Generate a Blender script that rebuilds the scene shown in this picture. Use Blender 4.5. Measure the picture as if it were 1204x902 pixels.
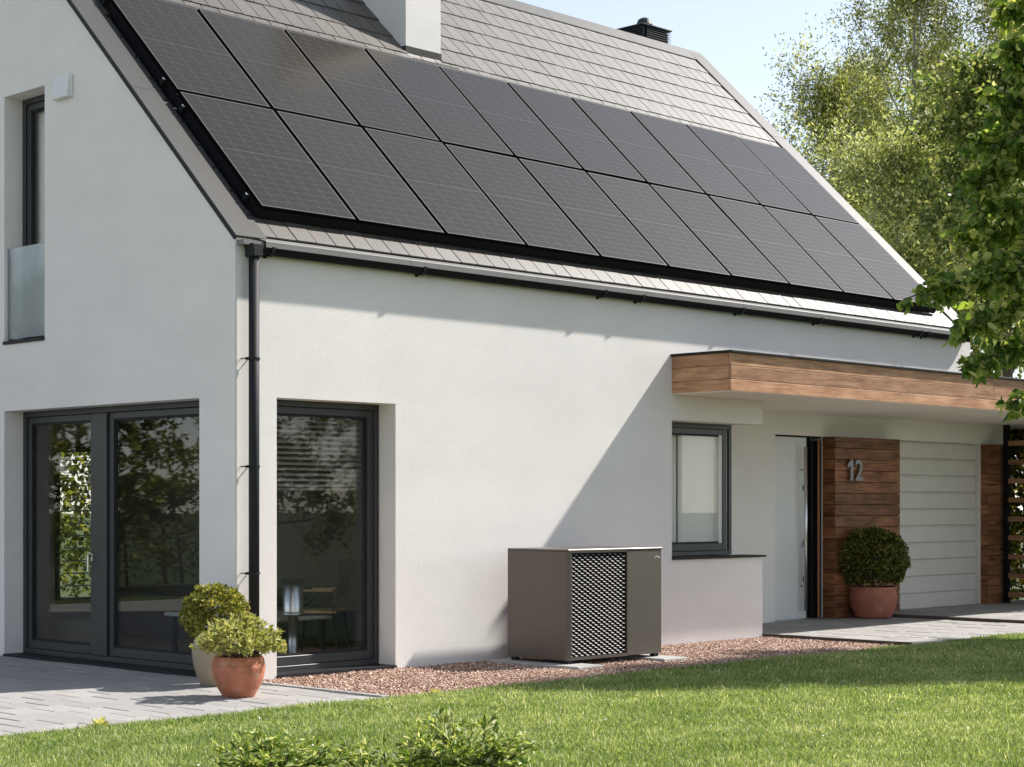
import bpy, bmesh, math, random
import numpy as np
from mathutils import Vector, Matrix, Euler

for o in list(bpy.data.objects): bpy.data.objects.remove(o)
S = bpy.context.scene
COL = S.collection
R = math.radians
random.seed(4); RNG = np.random.default_rng(7)

# ------------------------------------------------------------------ camera
CAM = Vector((-9.702, -12.795, 1.52)); YAW = R(45.795)
cd = bpy.data.cameras.new('camera'); cam = bpy.data.objects.new('camera', cd); COL.objects.link(cam)
cam.location = CAM; cam.rotation_euler = (R(90), 0, -YAW)
cd.sensor_width = 36; cd.lens = 36*2146.8/1204; cd.shift_y = 143.6/1204
cd.clip_start = 0.1; cd.clip_end = 2000
S.camera = cam
S.render.resolution_x = 1024; S.render.resolution_y = 767
# ------------------------------------------------------------------ sky, sun, exposure
SUN = Vector((0.686, -0.207, 0.70)).normalized()
SUN_EL = math.asin(SUN.z); SUN_AZ = math.atan2(SUN.x, SUN.y)
W = bpy.data.worlds.new('World'); S.world = W; W.use_nodes = True
nt = W.node_tree; bg = nt.nodes['Background']
sky = nt.nodes.new('ShaderNodeTexSky'); sky.sky_type = 'NISHITA'; sky.sun_disc = False
sky.sun_elevation = SUN_EL; sky.sun_rotation = SUN_AZ
sky.altitude = 0; sky.air_density = 0.9; sky.dust_density = 0.25; sky.ozone_density = 1.0
hs = nt.nodes.new('ShaderNodeHueSaturation'); hs.inputs['Saturation'].default_value = .54
nt.links.new(sky.outputs[0], hs.inputs['Color']); nt.links.new(hs.outputs[0], bg.inputs[0]); bg.inputs[1].default_value = 0.106
sl = bpy.data.lights.new('sun', 'SUN'); sl.energy = 4.4; sl.angle = R(1.4); sl.color = (1.0, 0.955, 0.895)
so = bpy.data.objects.new('sun', sl); COL.objects.link(so)
so.rotation_euler = (-SUN).to_track_quat('-Z', 'Y').to_euler(); so.location = (20, -10, 25)
S.view_settings.view_transform = 'Standard'; S.view_settings.look = 'None'
S.view_settings.exposure = 0.88; S.view_settings.gamma = 1.0; S.view_settings.use_curve_mapping = False

# ------------------------------------------------------------------ materials
MATS = {}
def N(t, kind, **kw):
    n = t.nodes.new(kind)
    for k, v in kw.items():
        if k in n.inputs: n.inputs[k].default_value = v
        else: setattr(n, k, v)
    return n
def rgb(c): return (c[0], c[1], c[2], 1)
def mat(name, col, rough=.6, metal=0., var=0., vscale=3., bump=0., bscale=80., spec=.5, coat=0., objvar=0., stretch=None, speck=None):
    """procedural surface: base colour with noise variation, per-object variation and fine relief"""
    if name in MATS: return MATS[name]
    m = bpy.data.materials.new(name); m.use_nodes = True; t = m.node_tree; b = t.nodes['Principled BSDF']
    b.inputs['Roughness'].default_value = rough; b.inputs['Metallic'].default_value = metal
    b.inputs['Specular IOR Level'].default_value = spec; b.inputs['Coat Weight'].default_value = coat
    tc = N(t, 'ShaderNodeTexCoord'); vec = tc.outputs['Object']
    if stretch:
        mp = N(t, 'ShaderNodeMapping'); mp.inputs['Scale'].default_value = stretch
        t.links.new(vec, mp.inputs[0]); vec = mp.outputs[0]
    src = None
    if var > 0:
        nz = N(t, 'ShaderNodeTexNoise', Scale=vscale, Detail=6., Roughness=.6); t.links.new(vec, nz.inputs['Vector'])
        mr = N(t, 'ShaderNodeMapRange'); t.links.new(nz.outputs[0], mr.inputs[0])
        mr.inputs[1].default_value = .3; mr.inputs[2].default_value = .7
        mr.inputs[3].default_value = 1-var; mr.inputs[4].default_value = 1+var; src = mr.outputs[0]
    if objvar > 0:
        oi = N(t, 'ShaderNodeObjectInfo'); mr = N(t, 'ShaderNodeMapRange'); t.links.new(oi.outputs['Random'], mr.inputs[0])
        mr.inputs[3].default_value = 1-objvar; mr.inputs[4].default_value = 1+objvar
        if src is not None:
            mm = N(t, 'ShaderNodeMath', operation='MULTIPLY'); t.links.new(src, mm.inputs[0]); t.links.new(mr.outputs[0], mm.inputs[1]); src = mm.outputs[0]
        else: src = mr.outputs[0]
    if src is not None:
        vm = N(t, 'ShaderNodeVectorMath', operation='SCALE'); vm.inputs[0].default_value = col[:3]
        t.links.new(src, vm.inputs['Scale']); res = vm.outputs[0]
        if speck:
            sc_, lo, hi, pc = speck; nz = N(t, 'ShaderNodeTexNoise', Scale=sc_, Detail=8., Roughness=.7); t.links.new(tc.outputs['Object'], nz.inputs['Vector'])
            mr = N(t, 'ShaderNodeMapRange'); mr.inputs[1].default_value = lo; mr.inputs[2].default_value = hi; t.links.new(nz.outputs[0], mr.inputs[0])
            mxc = N(t, 'ShaderNodeMix', data_type='RGBA'); t.links.new(mr.outputs[0], mxc.inputs['Factor']); t.links.new(res, mxc.inputs[6]); mxc.inputs[7].default_value = rgb(pc); res = mxc.outputs[2]
        t.links.new(res, b.inputs['Base Color'])
    else: b.inputs['Base Color'].default_value = rgb(col)
    if bump > 0:
        nz = N(t, 'ShaderNodeTexNoise', Scale=bscale, Detail=4.); t.links.new(vec, nz.inputs['Vector'])
        bp = N(t, 'ShaderNodeBump', Distance=bump); bp.inputs['Strength'].default_value = 1.
        t.links.new(nz.outputs[0], bp.inputs['Height']); t.links.new(bp.outputs[0], b.inputs['Normal'])
    MATS[name] = m; return m
def wood(name, dark, light, scale=1.0, rough=.6):
    """timber board: grain runs along local x, each board offset by its own random"""
    m = bpy.data.materials.new(name); m.use_nodes = True; t = m.node_tree; b = t.nodes['Principled BSDF']
    b.inputs['Roughness'].default_value = rough; b.inputs['Specular IOR Level'].default_value = .3
    tc = N(t, 'ShaderNodeTexCoord'); oi = N(t, 'ShaderNodeObjectInfo')
    mu = N(t, 'ShaderNodeMath', operation='MULTIPLY'); mu.inputs[1].default_value = 40.; t.links.new(oi.outputs['Random'], mu.inputs[0])
    cx = N(t, 'ShaderNodeCombineXYZ'); t.links.new(mu.outputs[0], cx.inputs[0]); t.links.new(mu.outputs[0], cx.inputs[2])
    ad = N(t, 'ShaderNodeVectorMath', operation='ADD'); t.links.new(tc.outputs['Object'], ad.inputs[0]); t.links.new(cx.outputs[0], ad.inputs[1])
    mp = N(t, 'ShaderNodeMapping'); mp.inputs['Scale'].default_value = (1.1*scale, 9*scale, 16*scale); t.links.new(ad.outputs[0], mp.inputs[0])
    n1 = N(t, 'ShaderNodeTexNoise', Scale=1.6, Detail=9., Roughness=.68, Distortion=1.2); t.links.new(mp.outputs[0], n1.inputs['Vector'])
    mp2 = N(t, 'ShaderNodeMapping'); mp2.inputs['Scale'].default_value = (2.2*scale, 6*scale, 7*scale); t.links.new(ad.outputs[0], mp2.inputs[0])
    n2 = N(t, 'ShaderNodeTexNoise', Scale=1.1, Detail=2.); t.links.new(mp2.outputs[0], n2.inputs['Vector'])
    cr = N(t, 'ShaderNodeValToRGB'); e = cr.color_ramp.elements
    e[0].position = .36; e[0].color = rgb(dark); e[1].position = .62; e[1].color = rgb(light)
    mx = N(t, 'ShaderNodeMath', operation='MULTIPLY_ADD'); mx.inputs[1].default_value = .62; t.links.new(n1.outputs[0], mx.inputs[0])
    m2 = N(t, 'ShaderNodeMath', operation='MULTIPLY'); m2.inputs[1].default_value = .36; t.links.new(n2.outputs[0], m2.inputs[0]); t.links.new(m2.outputs[0], mx.inputs[2])
    t.links.new(mx.outputs[0], cr.inputs[0])
    mr = N(t, 'ShaderNodeMapRange'); t.links.new(oi.outputs['Random'], mr.inputs[0]); mr.inputs[3].default_value = .78; mr.inputs[4].default_value = 1.2
    vm = N(t, 'ShaderNodeVectorMath', operation='SCALE'); t.links.new(cr.outputs[0], vm.inputs[0]); t.links.new(mr.outputs[0], vm.inputs['Scale'])
    t.links.new(vm.outputs[0], b.inputs['Base Color'])
    bp = N(t, 'ShaderNodeBump', Distance=.002); t.links.new(n1.outputs[0], bp.inputs['Height']); t.links.new(bp.outputs[0], b.inputs['Normal'])
    MATS[name] = m; return m
def leafmat(name, stops, trans=.35, rough=.45, tint=(1.25, 1.2, .55)):
    """leaf: colour picked per leaf from a ramp (attribute rnd), part translucent"""
    m = bpy.data.materials.new(name); m.use_nodes = True; t = m.node_tree; b = t.nodes['Principled BSDF']; out = t.nodes['Material Output']
    at = N(t, 'ShaderNodeAttribute', attribute_name='rnd')
    cr = N(t, 'ShaderNodeValToRGB'); e = cr.color_ramp.elements
    while len(e) < len(stops): e.new(.5)
    for i, (p, c) in enumerate(stops): e[i].position = p; e[i].color = rgb(c)
    t.links.new(at.outputs['Fac'], cr.inputs[0]); t.links.new(cr.outputs[0], b.inputs['Base Color'])
    b.inputs['Roughness'].default_value = rough; b.inputs['Specular IOR Level'].default_value = .4
    tr = N(t, 'ShaderNodeBsdfTranslucent'); vm = N(t, 'ShaderNodeVectorMath', operation='MULTIPLY'); vm.inputs[1].default_value = tint
    t.links.new(cr.outputs[0], vm.inputs[0]); t.links.new(vm.outputs[0], tr.inputs[0])
    mx = N(t, 'ShaderNodeMixShader'); mx.inputs[0].default_value = trans
    t.links.new(b.outputs[0], mx.inputs[1]); t.links.new(tr.outputs[0], mx.inputs[2]); t.links.new(mx.outputs[0], out.inputs[0])
    MATS[name] = m; return m
def frostmat(name):
    m = glassmat(name, (.93, .97, .97), 1.45); t = m.node_tree; out = t.nodes['Material Output']; src = out.inputs[0].links[0].from_socket
    df = N(t, 'ShaderNodeBsdfTranslucent'); df.inputs[0].default_value = (.85, .9, .9, 1); d2 = N(t, 'ShaderNodeBsdfDiffuse'); d2.inputs[0].default_value = (.86, .89, .89, 1)
    a = N(t, 'ShaderNodeMixShader'); a.inputs[0].default_value = .5; t.links.new(df.outputs[0], a.inputs[1]); t.links.new(d2.outputs[0], a.inputs[2])
    b = N(t, 'ShaderNodeMixShader'); b.inputs[0].default_value = .42; t.links.new(src, b.inputs[1]); t.links.new(a.outputs[0], b.inputs[2]); t.links.new(b.outputs[0], out.inputs[0]); return m
def glassmat(name, tint=(.9, .93, .92), ior=1.5):
    m = bpy.data.materials.new(name); m.use_nodes = True; t = m.node_tree; t.nodes.remove(t.nodes['Principled BSDF']); out = t.nodes['Material Output']
    fr = N(t, 'ShaderNodeFresnel', IOR=ior); gl = N(t, 'ShaderNodeBsdfGlossy', Roughness=.0); tp = N(t, 'ShaderNodeBsdfTransparent'); tp.inputs[0].default_value = rgb(tint)
    ge = N(t, 'ShaderNodeNewGeometry'); mi = N(t, 'ShaderNodeMapRange'); mi.inputs[3].default_value = ior; mi.inputs[4].default_value = 1/ior   # same reflectance from either face of the thin pane
    t.links.new(ge.outputs['Backfacing'], mi.inputs[0]); t.links.new(mi.outputs[0], fr.inputs['IOR'])
    mx = N(t, 'ShaderNodeMixShader'); t.links.new(fr.outputs[0], mx.inputs[0]); t.links.new(tp.outputs[0], mx.inputs[1]); t.links.new(gl.outputs[0], mx.inputs[2])
    t.links.new(mx.outputs[0], out.inputs[0]); MATS[name] = m; return m

M = lambda n: MATS[n]
mat('render', (.825, .785, .75), .9, var=.045, vscale=.9, bump=.0042, bscale=95, stretch=(1, 1, 1.9), spec=.2)
mat('soffit', (.80, .735, .67), .85, var=.02)
mat('inner_wall', (.66, .65, .63), .9); mat('inner_floor', (.34, .25, .18), .45, var=.15, vscale=4); mat('ceiling', (.84, .84, .83), .9)
mat('dim_divider', (.13, .12, .11), .8, var=.1)
mat('tile', (.080, .070, .057), .43, var=.2, vscale=5, bump=.0015, bscale=120, objvar=.16, spec=.6)
mat('flashing', (.05, .047, .043), .45, var=.06, vscale=2, spec=.28)
mat('drip', (.20, .195, .185), .5, var=.05, spec=.35)
mat('anthracite', (.016, .017, .019), .6, var=.1, spec=.25)
mat('frame_dark', (.032, .033, .036), .38, var=.06, vscale=8)
mat('black', (.006, .006, .007), .75, spec=.2)
mat('alu', (.62, .62, .62), .3, metal=1.)
mat('steel', (.42, .42, .43), .35, metal=1., var=.05)
mat('cell', (.024, .0195, .0125), .18, spec=.34, coat=0., objvar=.2); MATS['cell'].node_tree.nodes['Principled BSDF'].inputs['Specular Tint'].default_value = (1, .88, .69, 1)
mat('backsheet', (.12, .112, .098), .3, spec=.3)
mat('panel_frame', (.004, .004, .004), .85, spec=.05)
mat('bronze', (.135, .115, .098), .34, metal=.55, var=.04, vscale=1.5, spec=.5)
mat('bronze_dark', (.07, .062, .055), .4, metal=.5)
mat('grille_metal', (.36, .345, .32), .45, metal=.2)
mat('concrete', (.36, .35, .33), .85, var=.1, vscale=9, bump=.002)
mat('paver', (.315, .30, .283), .85, var=.09, vscale=14, bump=.0015, bscale=150, objvar=.10)
mat('paver_bed', (.29, .275, .255), .95, var=.2, vscale=20)
mat('kerb', (.30, .29, .28), .85, var=.1, vscale=10, objvar=.08)
mat('edging', (.075, .055, .045), .8, var=.15)
mat('gravel_base', (.27, .165, .12), .95, var=.35, vscale=60, bump=.01, bscale=90)
mat('soil', (.035, .025, .018), .95, var=.3, vscale=30)
mat('turf', (.06, .085, .022), .95, var=.35, vscale=6, bump=.02, bscale=60)
mat('terracotta', (.42, .15, .08), .78, var=.28, vscale=11, bump=.004, bscale=35, speck=(9, .54, .80, (.55, .42, .34)))
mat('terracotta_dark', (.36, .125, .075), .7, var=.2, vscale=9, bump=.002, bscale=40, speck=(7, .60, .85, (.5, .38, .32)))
mat('beige_glaze', (.34, .27, .19), .5, var=.10, vscale=7, speck=(6, .58, .9, (.30, .25, .19)))
mat('bark', (.085, .062, .045), .9, var=.3, vscale=12, bump=.01, bscale=25)
mat('birch', (.36, .33, .29), .85, var=.45, vscale=5, bump=.01, bscale=20)
mat('white_door', (.66, .66, .65), .4, var=.02); mat('garage_white', (.74, .70, .645), .25, var=.02)
mat('copper', (.45, .20, .11), .45); mat('white_plastic', (.75, .75, .74), .45)
mat('louvre', (.04, .045, .05), .5, metal=.3)
mat('number_metal', (.24, .245, .25), .4, metal=.6)
mat('blind_slat', (.10, .095, .09), .55); mat('cord', (.45, .36, .28), .8)
mat('curtain', (.86, .82, .77), .85, var=.04, vscale=3)
mat('sofa', (.06, .06, .065), .9, var=.1); mat('table_top', (.45, .43, .41), .4); mat('seat_wood', (.38, .24, .13), .5)
wood('wood_canopy', (.30, .135, .065), (.66, .375, .215))
wood('wood_clad', (.085, .032, .014), (.36, .155, .072), rough=.5)
wood('wood_slat', (.20, .095, .05), (.36, .19, .105))
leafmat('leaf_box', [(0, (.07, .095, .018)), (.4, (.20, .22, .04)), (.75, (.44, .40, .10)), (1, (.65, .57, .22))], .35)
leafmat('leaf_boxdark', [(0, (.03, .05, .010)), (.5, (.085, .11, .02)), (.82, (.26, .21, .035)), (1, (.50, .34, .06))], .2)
leafmat('leaf_light', [(0, (.17, .20, .05)), (.45, (.38, .40, .13)), (1, (.72, .68, .34))], .38)
leafmat('leaf_birch', [(0, (.08, .105, .03)), (.4, (.22, .26, .065)), (.72, (.44, .45, .15)), (1, (.85, .82, .58))], .5)  # palest ramp stop paints the crown's sparkle into the leaf colour
leafmat('leaf_grey', [(0, (.11, .135, .055)), (.45, (.28, .325, .13)), (1, (.70, .72, .48))], .5)
leafmat('leaf_near', [(0, (.06, .125, .018)), (.38, (.16, .255, .045)), (.75, (.34, .41, .09)), (1, (.78, .74, .30))], .55, tint=(1.1, 1.15, .6))
leafmat('leaf_mid', [(0, (.06, .10, .025)), (.4, (.16, .225, .055)), (.78, (.34, .37, .11)), (1, (.75, .70, .38))], .5, tint=(1.1, 1.12, .65))
leafmat('leaf_hedge', [(0, (.06, .09, .015)), (.5, (.17, .21, .03)), (1, (.42, .40, .08))], .4)
leafmat('leaf_shrub', [(0, (.06, .13, .022)), (.45, (.20, .29, .06)), (.75, (.50, .54, .22)), (1, (.85, .82, .60))], .42)
leafmat('blade', [(0, (.12, .20, .05)), (.4, (.27, .36, .115)), (.75, (.48, .52, .23)), (1, (.95, .90, .68))], .45, tint=(1.15, 1.15, .6))
leafmat('pebble', [(0, (.17, .075, .048)), (.4, (.38, .22, .155)), (.75, (.58, .41, .31)), (1, (.80, .69, .59))], 0., rough=.8)
leafmat('petal', [(0, (.75, .74, .68)), (1, (.8, .7, .35))], .1)
glassmat('glass', (.97, .98, .975), 1.45)
frostmat('glass_clear')

# ------------------------------------------------------------------ mesh helpers
def raw_mesh(name, V, F):
    me = bpy.data.meshes.new(name); me.from_pydata([tuple(v) for v in V], [], F); me.update(); return me
class MB:
    """collects shapes in world coordinates"""
    def __init__(s): s.V = []; s.F = []
    def add(s, V, F):
        k = len(s.V); s.V += [tuple(v) for v in V]; s.F += [tuple(i+k for i in f) for f in F]; return s
    def box(s, x0, x1, y0, y1, z0, z1):
        V = [(x, y, z) for z in (z0, z1) for y in (y0, y1) for x in (x0, x1)]
        return s.add(V, [(0, 2, 3, 1), (4, 5, 7, 6), (0, 1, 5, 4), (2, 6, 7, 3), (0, 4, 6, 2), (1, 3, 7, 5)])
    def prism(s, poly, axis, a, b):
        """polygon in the two other axes (order xyz), extruded along axis"""
        def p(u, v, w): return {'x': (w, u, v), 'y': (u, w, v), 'z': (u, v, w)}[axis]
        n = len(poly); V = [p(*q, a) for q in poly]+[p(*q, b) for q in poly]
        F = [tuple(range(n))[::-1], tuple(range(n, 2*n))]+[(i, (i+1) % n, n+(i+1) % n, n+i) for i in range(n)]
        return s.add(V, F)
    def tube(s, pts, rad, sides=8, caps=True):
        pts = [Vector(p) for p in pts]; V = []; F = []; ref = None
        for i, p in enumerate(pts):
            d = (pts[min(i+1, len(pts)-1)]-pts[max(i-1, 0)]).normalized()
            if ref is None: ref = d.orthogonal().normalized()
            u = (ref-d*ref.dot(d)).normalized(); ref = u; v = d.cross(u); r = rad[i] if hasattr(rad, '__len__') else rad
            V += [p+(u*math.cos(2*math.pi*k/sides)+v*math.sin(2*math.pi*k/sides))*r for k in range(sides)]
        for i in range(len(pts)-1):
            for k in range(sides):
                a = i*sides+k; b = i*sides+(k+1) % sides; F.append((a, b, b+sides, a+sides))
        if caps: F.append(tuple(range(sides))[::-1]); F.append(tuple(range(len(V)-sides, len(V))))
        return s.add(V, F)
    def lathe(s, prof, cx, cy, seg=40):
        V = []; F = []
        for r, z in prof: V += [(cx+r*math.cos(2*math.pi*k/seg), cy+r*math.sin(2*math.pi*k/seg), z) for k in range(seg)]
        for i in range(len(prof)-1):
            for k in range(seg):
                a = i*seg+k; b = i*seg+(k+1) % seg; F.append((a, b, b+seg, a+seg))
        return s.add(V, F)
    def mesh(s, name, off=(0, 0, 0), bevel=0., smooth=False, segs=1):
        V = [(v[0]-off[0], v[1]-off[1], v[2]-off[2]) for v in s.V]
        me = raw_mesh(name, V, s.F)
        bm = bmesh.new(); bm.from_mesh(me); bmesh.ops.recalc_face_normals(bm, faces=bm.faces)
        if bevel: bmesh.ops.bevel(bm, geom=[e for e in bm.edges if e.is_manifold and e.calc_face_angle(0) > .5], offset=bevel, segments=segs, affect='EDGES', profile=.5, clamp_overlap=True)
        bm.to_mesh(me); bm.free()
        if smooth:
            for p in me.polygons: p.use_smooth = True
        return me
def wpos(o):
    p = Vector((0, 0, 0))
    while o is not None: p += o.location; o = o.parent
    return p
def link(name, me, m=None, parent=None, loc=(0, 0, 0), rot=None):
    o = bpy.data.objects.new(name, me); COL.objects.link(o); o.location = loc
    if rot: o.rotation_euler = rot
    if m and me is not None and not me.materials: me.materials.append(M(m))
    if parent is not None: o.parent = parent
    return o
def part(name, mb, m, parent=None, bevel=0., smooth=False, segs=1):
    """a mesh built in world coordinates under its thing"""
    return link(name, mb.mesh(name, wpos(parent) if parent else (0, 0, 0), bevel, smooth, segs), m, parent)
def thing(name, label, cat, loc=(0, 0, 0), group=None, rot=None):
    o = bpy.data.objects.new(name, None); COL.objects.link(o); o.location = loc; o.empty_display_size = .2
    if rot: o.rotation_euler = rot
    return tag(o, label, cat, group)
def tag(o, label, cat, group=None, kind=None):
    o['label'] = label; o['category'] = cat
    if group: o['group'] = group
    if kind: o['kind'] = kind
    return o
def struct(o): o['kind'] = 'structure'; return o
def stuff(o, label=None, cat=None):
    o['kind'] = 'stuff'
    if label: o['label'] = label; o['category'] = cat
    return o
def bulk(name, V, nper, faces, rnd=None):
    """many equal pieces: V (n, nper, 3), faces index list per piece"""
    n = len(V); V = np.asarray(V, dtype=np.float32).reshape(-1, 3)
    loops = np.concatenate([np.asarray(f) for f in faces]); tot = np.array([len(f) for f in faces])
    L = (loops[None, :]+np.arange(n)[:, None]*nper).ravel().astype(np.int32)
    T = np.tile(tot, n).astype(np.int32); st = np.concatenate(([0], np.cumsum(T)[:-1])).astype(np.int32)
    me = bpy.data.meshes.new(name); me.vertices.add(len(V)); me.vertices.foreach_set('co', V.ravel())
    me.loops.add(len(L)); me.loops.foreach_set('vertex_index', L)
    me.polygons.add(len(T)); me.polygons.foreach_set('loop_start', st); me.polygons.foreach_set('loop_total', T)
    me.update(calc_edges=True); me.validate()
    if rnd is not None:
        a = me.attributes.new('rnd', 'FLOAT', 'FACE'); a.data.foreach_set('value', np.repeat(rnd, len(faces)).astype(np.float32))
    return me
def unit(a): return a/np.maximum(np.linalg.norm(a, axis=1, keepdims=True), 1e-9)
def leaves(name, P, D, ln, wd, rnd=None, up=.6, fold=False, rng=RNG):
    """leaf-sized faces: base P, axis D, length ln, width wd"""
    n = len(P); D = unit(D); ln = np.broadcast_to(ln, n)[:, None]; wd = np.broadcast_to(wd, n)[:, None]
    Nn = unit(rng.normal(size=(n, 3))+np.array([0, 0, up])); Sd = unit(np.cross(D, Nn)); Nn = np.cross(Sd, D)
    if rnd is None: rnd = rng.random(n)
    if fold:
        tip = P+D*ln-Nn*ln*.12; V = np.stack([P, P+D*ln*.32+Sd*wd*.5+Nn*wd*.16, P+D*ln*.7+Sd*wd*.38+Nn*wd*.1, tip, P+D*ln*.7-Sd*wd*.38+Nn*wd*.1, P+D*ln*.32-Sd*wd*.5+Nn*wd*.16], 1)
        return bulk(name, V, 6, [(0, 1, 2, 3), (0, 3, 4, 5)], rnd)
    V = np.stack([P, P+D*ln*.45+Sd*wd*.5, P+D*ln, P+D*ln*.45-Sd*wd*.5], 1)
    return bulk(name, V, 4, [(0, 1, 2, 3)], rnd)

# ------------------------------------------------------------------ ground
g = MB(); g.add([(-300, -300, -.07), (300, -300, -.07), (300, 300, -.07), (-300, 300, -.07)], [(0, 1, 2, 3)])
struct(part('ground', g, 'turf'))
LAWN_Y = -1.96
lw = MB(); lw.box(-40, 40, -60, LAWN_Y, -.066, -.022); struct(part('lawn', lw, 'turf'))

def paver_field(root, x0, x1, y0, y1, lx, wy, seed, zt=0.):
    """courses along x, joints staggered, every stone its own piece with a sunk joint"""
    rnd = random.Random(seed); gap = .007
    mb = MB(); mb.box(gap/2, lx-gap/2, gap/2, wy-gap/2, -.06, 0); full = mb.mesh('paver', bevel=.005)
    cut = {}; n = 0; row = 0; y = y1
    while y > y0+.01:
        h = min(wy, y-y0); off = (row*.37 % 1)*lx; x = x1+off
        while x > x0+.01:
            a = max(x-lx, x0); b = min(x, x1); x -= lx
            if b-a < .02: continue
            if abs(b-a-lx) < 1e-6 and abs(h-wy) < 1e-6: me = full
            else:
                key = (round(b-a, 3), round(h, 3))
                if key not in cut:
                    q = MB(); q.box(gap/2, b-a-gap/2, gap/2, h-gap/2, -.06, 0); cut[key] = q.mesh('paver', bevel=.005)
                me = cut[key]
            link('paver', me, 'paver', root, (a, y-h, zt+rnd.uniform(-.0025, .0015)), (rnd.gauss(0, .0025), rnd.gauss(0, .0035), 0)); n += 1
        y -= h; row += 1
    return n
pb = MB(); pb.box(-12, -.055, LAWN_Y+.002, 12, -.065, -.012); patio = struct(part('patio', pb, 'paver_bed'))
paver_field(patio, -4.6, -.055, LAWN_Y+.004, 4.5, .3, .365, 1)
dv = MB(); dv.box(7.70, 40, LAWN_Y+.002, 1.5, -.065, -.012); drive = struct(part('driveway', dv, 'paver_bed'))
paver_field(drive, 7.702, 11.76, LAWN_Y+.004, 1.38, .3, .365, 2)
paver_field(drive, 11.86, 18.6, LAWN_Y+.004, 1.38, .45, .365, 3, .04)
ch = MB(); ch.box(11.80, 40, LAWN_Y+.004, 1.50, -.05, .026); part('raised_bed', ch, 'paver_bed', drive)
ch = MB(); ch.box(11.765, 11.855, LAWN_Y+.01, 1.38, -.05, .038); part('step_edge', ch, 'edging', drive, bevel=.004)
for i in range(10):
    kb = MB(); kb.box(-.05, .03, -.196*(i+1)+.002, -.196*i-.002, -.065, .012); part('kerb_stone', kb, 'kerb', patio, bevel=.006)
gb = MB(); gb.box(.032, 7.655, LAWN_Y+.002, .0, -.065, -.022); gravel = struct(part('gravel_bed', gb, 'gravel_base'))
eb = MB(); eb.box(7.658, 7.698, LAWN_Y-.03, .0, -.06, .022); part('edging_strip', eb, 'edging', gravel)
# loose stones
n = 42000; P = np.stack([RNG.uniform(.04, 7.65, n), RNG.uniform(LAWN_Y, -.01, n), RNG.uniform(-.024, -.010, n)], 1)
oct_ = np.array([(1, 0, 0), (-1, 0, 0), (0, 1, 0), (0, -1, 0), (0, 0, 1), (0, 0, -1)], float)
sz = RNG.uniform(.006, .0145, (n, 1, 1))*RNG.uniform(.6, 1.25, (n, 1, 3)); sz[:, :, 2] *= .75
V = oct_[None]*sz*RNG.uniform(.75, 1.2, (n, 6, 1)); a = RNG.uniform(0, 6.28, n); ca, sa = np.cos(a)[:, None], np.sin(a)[:, None]
V = np.stack([V[:, :, 0]*ca-V[:, :, 1]*sa, V[:, :, 0]*sa+V[:, :, 1]*ca, V[:, :, 2]+.25*V[:, :, 0]], 2)+P[:, None]
me = bulk('gravel_stones', V, 6, [(0, 2, 4), (2, 1, 4), (1, 3, 4), (3, 0, 4), (2, 0, 5), (1, 2, 5), (3, 1, 5), (0, 3, 5)], RNG.random(n)); me.materials.append(M('pebble'))
o = link('gravel_stones', me, parent=gravel); o['kind'] = 'stuff'

# ------------------------------------------------------------------ house
PIT = R(44.224); CS, SN, TN = math.cos(PIT), math.sin(PIT), math.tan(PIT)
ZE = 3.875                       # tile plane height at y = 0
RIDGE_Y = 4.69; BACK_Y = 2*RIDGE_Y; HX = 12.35; WT = .33
house = thing('house', 'white rendered two-storey house with steep grey tiled roof and timber canopy', 'house', (0, 0, 0))

def grid_wall(mb, us, vs, holes, t0, t1, axis, top=None):
    """wall in (u, z) cells between t0 and t1 along axis; cells inside a hole left out; top(u) gives a sloping top"""
    faces = {}
    def put(poly):
        def p(u, v, w): return (w, u, v) if axis == 'x' else (u, w, v)
        n = len(poly)
        fs = [[p(*q, t0) for q in poly], [p(*q, t1) for q in poly]]+[[p(*poly[i], t0), p(*poly[(i+1) % n], t0), p(*poly[(i+1) % n], t1), p(*poly[i], t1)] for i in range(n)]
        for f in fs:
            k = tuple(sorted(tuple(round(c, 5) for c in v) for v in f))
            if k in faces: faces[k] = None
            else: faces[k] = f
    for i in range(len(us)-1):
        for j in range(len(vs)-1):
            u0, u1, v0, v1 = us[i], us[i+1], vs[j], vs[j+1]; um, vm = (u0+u1)/2, (v0+v1)/2
            if any(h[0] < um < h[1] and h[2] < vm < h[3] for h in holes): continue
            put([(u0, v0), (u1, v0), (u1, v1), (u0, v1)])
        if top:
            u0, u1 = us[i], us[i+1]; vb = vs[-1]
            z0, z1 = top(u0), top(u1)
            poly = [(u0, vb), (u1, vb)]+([(u1, z1)] if z1 > vb+1e-4 else [])+([(u0, z0)] if z0 > vb+1e-4 else [])
            um = (u0+u1)/2
            hs = [h for h in holes if h[0] < um < h[1] and h[3] > vb]
            if hs:
                poly = [(u0, hs[0][3]), (u1, hs[0][3]), (u1, z1), (u0, z0)]
            if len(poly) > 2: put(poly)
    for f in faces.values():
        if f: mb.add(f, [tuple(range(len(f)))])
def finish_wall(name, mb, m='render'):
    me = mb.mesh(name); bm = bmesh.new(); bm.from_mesh(me); bmesh.ops.remove_doubles(bm, verts=bm.verts, dist=1e-4)
    bmesh.ops.recalc_face_normals(bm, faces=bm.faces); bm.to_mesh(me); bm.free(); return link(name, me, m, house)
WZ = 3.84
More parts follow.
